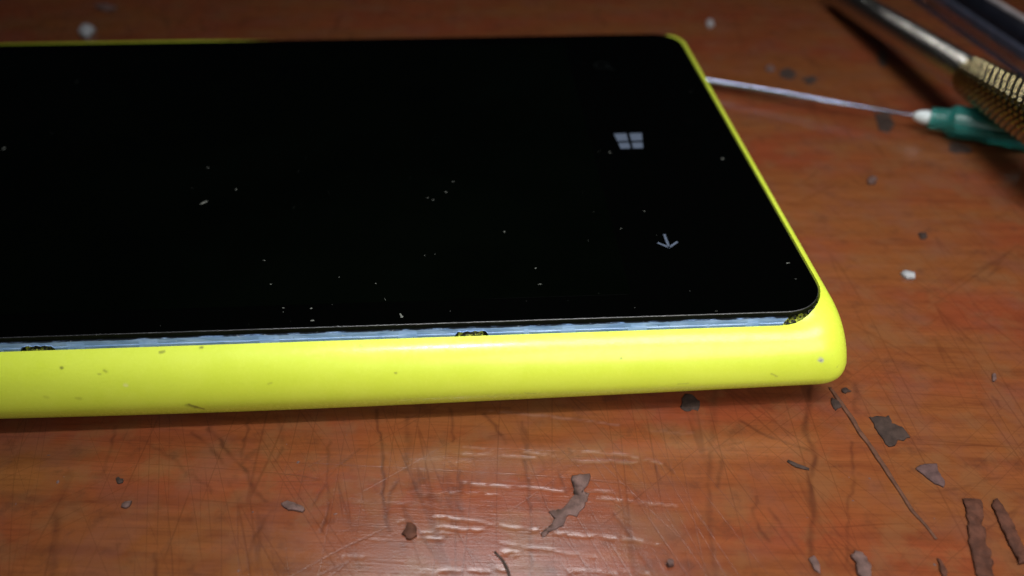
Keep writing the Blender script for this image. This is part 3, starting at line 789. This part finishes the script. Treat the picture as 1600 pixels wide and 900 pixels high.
for name, label, cat, poly, mat, th, tilt, group, seed, dome in [
    ('plastic_flake', 'dark grey star-shaped plastic flake right of the phone corner', 'flake', [(4.09, -5.75), (4.18, -6.64), (4.16, -7.66), (4.45, -8.03), (5.02, -7.92), (5.52, -7.29), (5.99, -7.39), (6.66, -7.06), (6.72, -6.4), (6.55, -5.87), (5.77, -5.38), (5.98, -4.48), (5.51, -4.61), (4.94, -4.42), (4.01, -4.53)], 'darkflake', 0.138, 0.0, 'flakes of scraped plastic on the table', 1, 0),
    ('plastic_flake', 'brown-grey flake shaped like a triangle, below the dark star-shaped flake', 'flake', [(6.52, -12.09), (7.09, -12.38), (7.52, -11.94), (7.42, -11.34), (7.62, -10.01), (6.39, -10.01), (5.63, -10.45)], 'mauve', 0.165, 0.0, 'flakes of scraped plastic on the table', 2, 0),
    ('plastic_strip', 'broad brown plastic strip with one jagged side, at the bottom edge', 'strip', [(7.44, -15.75), (6.53, -17.74), (5.86, -19.92), (5.32, -21.72), (6.81, -21.28), (6.94, -20.5), (7.54, -19.57), (7.36, -19.34), (7.91, -18.6), (7.67, -18.08), (8.58, -16.46), (8.3, -16.21), (9.13, -14.93), (9.6, -13.72), (8.19, -13.64)], 'flake', 0.24, 0, 'flakes of scraped plastic on the table', 3, 0),
    ('plastic_strip', 'narrow smooth brown plastic strip right of the jagged one', 'strip', [(9.73, -16.46), (9.56, -18.46), (9.43, -19.78), (10.23, -19.6), (10.53, -18.62), (10.89, -16.52), (11.05, -14.42), (10.93, -13.66), (10.18, -14.25)], 'flake', 0.28, 0, 'flakes of scraped plastic on the table', 4, 0),
    ('plastic_flake', 'curled blue-grey flake at the bottom edge left of the brown strips', 'flake', [(-2.97, -18.92), (-3.1, -19.88), (-2.97, -20.78), (-2.24, -20.29), (-1.86, -19.25), (-1.87, -18.54), (-2.16, -18.14), (-2.54, -17.95), (-3.06, -18.26)], 'blueflake', 0.248, 0, 'flakes of scraped plastic on the table', 5, 0.3),
    ('plastic_flake', 'long torn grey flake with a forked tail, among the pale scratches', 'flake', [(-23.35, -11.39), (-24.09, -12.3), (-24.56, -12.89), (-24.84, -13.06), (-25.83, -13.13), (-25.55, -13.45), (-25.28, -13.89), (-25.74, -14.46), (-26.56, -15.17), (-26.44, -15.47), (-25.8, -15.04), (-24.73, -14.51), (-24.59, -14.1), (-24.22, -13.52), (-23.62, -13.73), (-23.16, -13.27), (-22.5, -12.19), (-22.21, -11.58), (-22.71, -11.3), (-22.18, -10.48), (-21.89, -9.51), (-23.52, -9.63)], 'blueflake', 0.121, 0, 'flakes of scraped plastic on the table', 6, 0),
    ('plastic_crumb', 'small dark lump at the left end of the lower pale scratches', 'crumb', [(-36.8, -15.22), (-36.22, -14.85), (-36.35, -13.91), (-36.97, -13.64), (-37.42, -14.61)], 'flake', 0.2, 0, None, 7, 0.2),
    ('plastic_chip', 'small blunt grey chip on the bare brown wood below the phone', 'chip', [(-46.67, -12.0), (-45.42, -12.19), (-45.26, -11.89), (-46.27, -11.28), (-46.93, -11.0), (-47.35, -11.29)], 'blueflake', 0.224, 0, None, 8, 0),
    ('plastic_bead', 'tiny round glossy bead at the bottom edge right of the scratches', 'bead', [(-16.75, -18.16), (-16.88, -18.08), (-17.02, -18.06), (-17.17, -18.11), (-17.29, -18.21), (-17.32, -18.36), (-17.27, -18.5), (-17.14, -18.58), (-16.97, -18.57), (-16.76, -18.51), (-16.73, -18.31)], 'blueflake', 0.44, 0, None, 9, 0.3),
    ('plastic_chip', 'little blue-grey chip in the dim area at lower left', 'chip', [(-59.79, -11.14), (-59.46, -10.91), (-59.43, -10.36), (-59.96, -10.45), (-60.11, -10.94)], 'blueflake', 0.2, 0, None, 10, 0),
    ('plastic_chip', 'tiny dark chip just above the little blue-grey chip at lower left', 'chip', [(-60.89, -8.12), (-61.08, -8.06), (-61.28, -7.92), (-61.43, -8.0), (-61.51, -8.16), (-61.35, -8.36), (-61.21, -8.48), (-61.07, -8.52), (-60.95, -8.51), (-60.77, -8.49), (-60.77, -8.31)], 'darkflake', 0.16, 0, None, 11, 0),
    ('white_crumb', 'blurred white crumb beside the far edge of the phone', 'crumb', [(-98.38, 93.26), (-99.26, 93.96), (-100.22, 94.1), (-100.05, 92.45), (-100.09, 91.37), (-99.57, 90.18), (-98.83, 89.44), (-97.79, 88.38), (-97.36, 89.49), (-97.57, 90.86), (-97.45, 92.25)], 'pale', 0.64, 0, None, 12, 0.5),
    ('grey_crumb', 'faint grey crumb at the top edge beyond the white crumb', 'crumb', [(-97.82, 104.42), (-99.3, 105.32), (-100.6, 106.16), (-101.23, 105.79), (-102.41, 105.87), (-102.04, 104.78), (-101.0, 103.59), (-99.6, 102.49), (-98.33, 102.28), (-98.24, 103.09), (-97.37, 103.29)], 'blueflake', 0.32, 0, None, 13, 0.2),
    ('grey_crumb', 'pale grey speck on the wood past the far corner of the phone', 'crumb', [(14.06, 91.76), (13.96, 92.3), (13.74, 92.73), (13.27, 92.64), (12.83, 91.56), (12.73, 90.57), (12.52, 89.48), (12.79, 89.0), (13.3, 89.76), (13.76, 89.88), (13.94, 90.96)], 'pale', 0.32, 0, None, 14, 0.3),
    ('white_crumb', 'small white crumb on the open wood right of the phone', 'crumb', [(17.46, 15.72), (17.14, 15.9), (16.86, 16.04), (16.44, 16.12), (15.98, 15.91), (15.93, 15.5), (16.09, 15.22), (16.3, 14.97), (16.7, 14.93), (17.17, 15.0), (17.32, 15.38)], 'pale', 0.36, 0, None, 15, 0.3),
    ('plastic_chip', 'dark chip with a pale tip on the wood below the green hub', 'chip', [(21.48, 36.07), (21.22, 36.23), (20.82, 36.02), (20.42, 35.76), (20.05, 35.27), (20.01, 34.83), (20.08, 34.47), (20.49, 34.65), (20.88, 34.55), (21.16, 35.18), (21.58, 35.7)], 'blueflake', 0.4, 0, None, 16, 0.2),
    ('plastic_flake', 'dark grey flake close under the near side of the yellow case', 'flake', [(-10.8, -1.84), (-11.01, -1.37), (-11.31, -0.9), (-11.89, -0.82), (-12.34, -1.31), (-12.47, -1.9), (-12.75, -2.59), (-12.35, -3.1), (-11.74, -2.83), (-11.2, -2.98), (-10.91, -2.4)], 'darkflake', 0.066, 0, 'flakes of scraped plastic on the table', 17, 0),
    ('plastic_flake', 'dark blurred flake under the middle of the steel needle', 'flake', [(27.45, 48.89), (28.49, 48.26), (30.41, 50.52), (31.2, 54.56), (28.92, 54.25)], 'darkflake', 0.11, 0, 'flakes of scraped plastic on the table', 18, 0),
    ('plastic_flake', 'dark upright flake between the tool handle and the needle', 'flake', [(37.39, 73.09), (36.96, 70.51), (38.67, 71.98), (40.49, 77.28), (39.4, 77.89)], 'darkflake', 0.11, 0, 'flakes of scraped plastic on the table', 19, 0),
    ('plastic_flake', 'dark flake just above the needle, nearer its hub', 'flake', [(22.61, 64.53), (24.62, 66.11), (24.68, 68.06), (22.11, 66.71)], 'darkflake', 0.11, 0, 'flakes of scraped plastic on the table', 20, 0),
    ('plastic_flake', 'round dull flake above the needle, nearer the phone', 'flake', [(21.97, 69.86), (21.77, 70.84), (21.09, 71.34), (20.16, 70.33), (19.24, 69.52), (19.19, 68.27), (19.28, 67.38), (19.73, 66.94), (20.38, 66.57), (21.23, 67.5), (22.07, 68.67)], 'darkflake', 0.066, 0, 'flakes of scraped plastic on the table', 21, 0),
    ('grey_crumb', 'pale crumb above the needle beside the round dull flake', 'crumb', [(18.96, 71.41), (19.03, 72.16), (18.58, 72.15), (18.11, 71.84), (17.59, 71.33), (17.35, 70.48), (17.62, 70.05), (17.76, 69.52), (18.22, 69.72), (18.77, 69.95), (19.12, 70.82)], 'blueflake', 0.24, 0, None, 26, 0.2),
    ('plastic_flake', 'dark blue-grey flake on the wood in front of the green hub', 'flake', [(38.14, 43.77), (37.39, 44.34), (37.09, 45.14), (36.22, 45.07), (35.52, 44.57), (35.26, 43.82), (34.69, 42.9), (35.14, 42.01), (36.17, 42.15), (37.11, 41.99), (38.0, 42.69)], 'darkflake', 0.11, 0, 'flakes of scraped plastic on the table', 22, 0),
    ('plastic_flake', 'dark flake touching the long sliver by the phone corner', 'flake', [(1.16, -2.82), (1.34, -3.62), (2.1, -3.19), (2.11, -2.55), (1.57, -2.04)], 'darkflake', 0.138, 0, 'flakes of scraped plastic on the table', 23, 0),
    ('plastic_chip', 'small dark chip right beside the phone corner above the long sliver', 'chip', [(3.53, -1.11), (3.46, -0.99), (3.29, -0.85), (3.02, -0.95), (2.83, -1.11), (2.78, -1.3), (2.85, -1.45), (3.03, -1.55), (3.26, -1.45), (3.47, -1.39), (3.67, -1.25)], 'darkflake', 0.16, 0, None, 24, 0),
    ('plastic_chip', 'tiny dark speck in the middle of the open wood', 'chip', [(22.38, 23.27), (22.33, 23.56), (22.0, 23.53), (21.64, 23.56), (21.37, 23.2), (21.35, 22.9), (21.15, 22.5), (21.4, 22.29), (21.81, 22.39), (22.17, 22.65), (22.26, 22.99)], 'darkflake', 0.2, 0, None, 25, 0.2),
    ('plastic_chip', 'small grey chip near the right edge above the brown strips', 'chip', [(18.36, 0.07), (18.36, 0.27), (18.2, 0.25), (18.02, 0.1), (17.85, -0.08), (17.75, -0.31), (17.57, -0.64), (17.66, -0.75), (17.87, -0.59), (18.04, -0.46), (18.21, -0.22)], 'blueflake', 0.16, 0, None, 27, 0),
    ('plastic_flake', 'thin grey flake at the lower end of a dark scratch', 'flake', [(-6.22, -19.29), (-5.92, -19.68), (-5.68, -18.89), (-5.84, -18.22), (-6.32, -18.31)], 'blueflake', 0.138, 0, 'flakes of scraped plastic on the table', 28, 0),
    ('plastic_chip', 'reddish-brown chip left of the jagged strip at the bottom edge', 'chip', [(3.1, -20.31), (3.33, -20.63), (3.77, -20.13), (3.71, -19.04), (3.46, -18.92)], 'flake', 0.2, 0, None, 29, 0),
]:
    flake(name, label, cat, poly, M[mat], th, tilt, group, seed, dome)

def sliver(name, label, cat, pts, r, mat, group=None, seed=0.0):
    """a thin curled thread of plastic: a flattened tube along pts"""
    P = []
    for k in range(len(pts) - 1):
        a, b = Vector((*pts[k], 0)), Vector((*pts[k + 1], 0)); q = max(2, int((b - a).length / .35))
        P += [a + (b - a) * i / q for i in range(q)]
    P.append(Vector((*pts[-1], 0)))
    base = P[0].copy(); rings = []
    for i, p in enumerate(P):
        d = (P[min(i + 1, len(P) - 1)] - P[max(i - 1, 0)]).normalized(); sdv = Vector((-d.y, d.x, 0))
        t = i / (len(P) - 1)
        rr_ = r * (.55 + .45 * math.sin(math.pi * min(1, .12 + t * .9))) * (1 + .30 * noise.noise(Vector((i * .30, seed, 1))))
        wobx = sdv * .14 * noise.noise(Vector((i * .22, seed, 5)))
        c = p - base + wobx + Vector((0, 0, rr_ * .38))
        rings.append([tuple(c + sdv * rr_ * math.cos(a) + Vector((0, 0, rr_ * .38 * math.sin(a)))) for a in [2 * math.pi * q / 10 for q in range(10)]])
    o = fix(obj(name, *loft(rings), mat)); o.location = base * MM
    return tag(o, label, cat, group)
for name, label, cat, pts, r, mat, seed in [
    ('plastic_sliver', 'long thin brown sliver running from the phone corner toward the strips', 'sliver', [(1.81, -0.74), (2.22, -3.19), (2.65, -6.86), (3.05, -10.65), (3.53, -14.46), (4.23, -17.22)], 0.22, 'strand', 1.5),
    ('plastic_sliver', 'short dark curved sliver at the bottom edge amid the pale glare', 'sliver', [(-30.23, -16.52), (-29.72, -17.32), (-29.32, -18.2), (-29.04, -19.17)], 0.13, 'darkflake', 4.1),
    ('plastic_sliver', 'short dark sliver touching the straight vertical scratch', 'sliver', [(-4.95, -9.09), (-4.36, -9.67), (-3.39, -10.05)], 0.225, 'darkflake', 7.7),
]:
    sliver(name, label, cat, pts, r, M[mat], None, seed)

# ------------------------------------------------------------------ dust on the glass and crumbs on the table
rnd = random.Random(7)
def specks(name, label, items, mat, z):
    V, F = [], []
    for x, y, r, el in items:
        b = len(V); a0 = rnd.random() * 6.28; k = 7
        for i in range(k):
            a = 2 * math.pi * i / k; q = r * (.7 + .5 * rnd.random())
            dx, dy = q * math.cos(a) * el, q * math.sin(a) / el
            V.append((x + dx * math.cos(a0) - dy * math.sin(a0), y + dx * math.sin(a0) + dy * math.cos(a0), z))
        V.append((x, y, z + r * .35))
        for i in range(k): F.append((b + i, b + (i + 1) % k, b + k))
        F.append(tuple(b + k - 1 - i for i in range(k)))
    return tag(fix(obj(name, V, F, mat, smooth=False)), label, 'dust', None, 'stuff')
ds = [tuple(d) for d in [
    (-59.03, 20.17, 0.3, 1.6),
    (-84.69, 32.91, 0.22, 1.4),
    (-60.3, 27.41, 0.1, 1),
    (-56.21, 22.66, 0.1, 1),
    (-37.63, 1.28, 0.16, 1.5),
    (-37.51, 1.02, 0.12, 1),
    (-45.5, 2.53, 0.11, 1),
    (-45.16, 0.9, 0.13, 1.3),
    (-49.63, 6.15, 0.08, 1),
    (-47.91, 2.74, 0.09, 1.3),
    (-28.07, 13.42, 0.1, 1),
    (-33.17, 23.11, 0.1, 1),
    (-33.91, 21.07, 0.12, 1.3),
    (-35.23, 19.63, 0.09, 1),
    (-35.84, 20.03, 0.07, 1),
    (-15.26, 28.69, 0.12, 1.2),
    (-2.73, 26.63, 0.14, 1.2),
    (-1.65, 6.96, 0.12, 1.6),
    (-13.53, 16.39, 0.08, 1),
    (-16.46, 13.41, 0.07, 1),
    (-25.43, 7.34, 0.08, 1),
    (-25.21, 4.94, 0.09, 2),
    (-39.11, 3.44, 0.07, 3.2),
    (-10.16, 0.42, 0.05, 3.5),
    (-40.13, 5.77, 0.07, 1),
    (-35.8, 9.86, 0.06, 1),
    (-50.88, 9.79, 0.08, 1.6),
    (-43.55, 6.89, 0.06, 1),
    (-82.95, 50.76, 0.09, 1),
    (-7.68, -0.64, 0.06, 2),
    (-1.73, 4.53, 0.05, 3),
]]
for i in range(40):
    x, y = -rnd.random() ** 1.1 * 90 - .6, rnd.random() ** 1.7 * 55 + .4
    ds.append((x, y, rnd.choice((.02, .025, .03, .04)), rnd.choice((1, 1.2, 1.6))))
specks('dust', 'tiny pale dust specks scattered over the black glass', ds, M['dust'], G1 + .008)
cr = [tuple(d) for d in [
    (-66.23, -8.1, 0.16, 1.3),
    (-46.61, -7.03, 0.14, 1.1),
    (-49.48, -11.92, 0.08, 1),
    (-49.54, -17.15, 0.1, 1),
    (-42.84, -12.44, 0.12, 1.4),
    (3.06, -19.34, 0.12, 1),
]]
for i in range(45):
    cr.append((rnd.uniform(-75, 40), rnd.uniform(-20, -3.5) if rnd.random() < .6 else rnd.uniform(-5, 60), rnd.uniform(.04, .10), rnd.choice((1, 1.3, 1.8))))
cr = [c for c in cr if not (-126 < c[0] < 1.3 and -4.2 < c[1] < 68)]
specks('crumbs', 'minute crumbs of plastic dust spread over the wooden table', cr, M['blueflake'], 0.004)
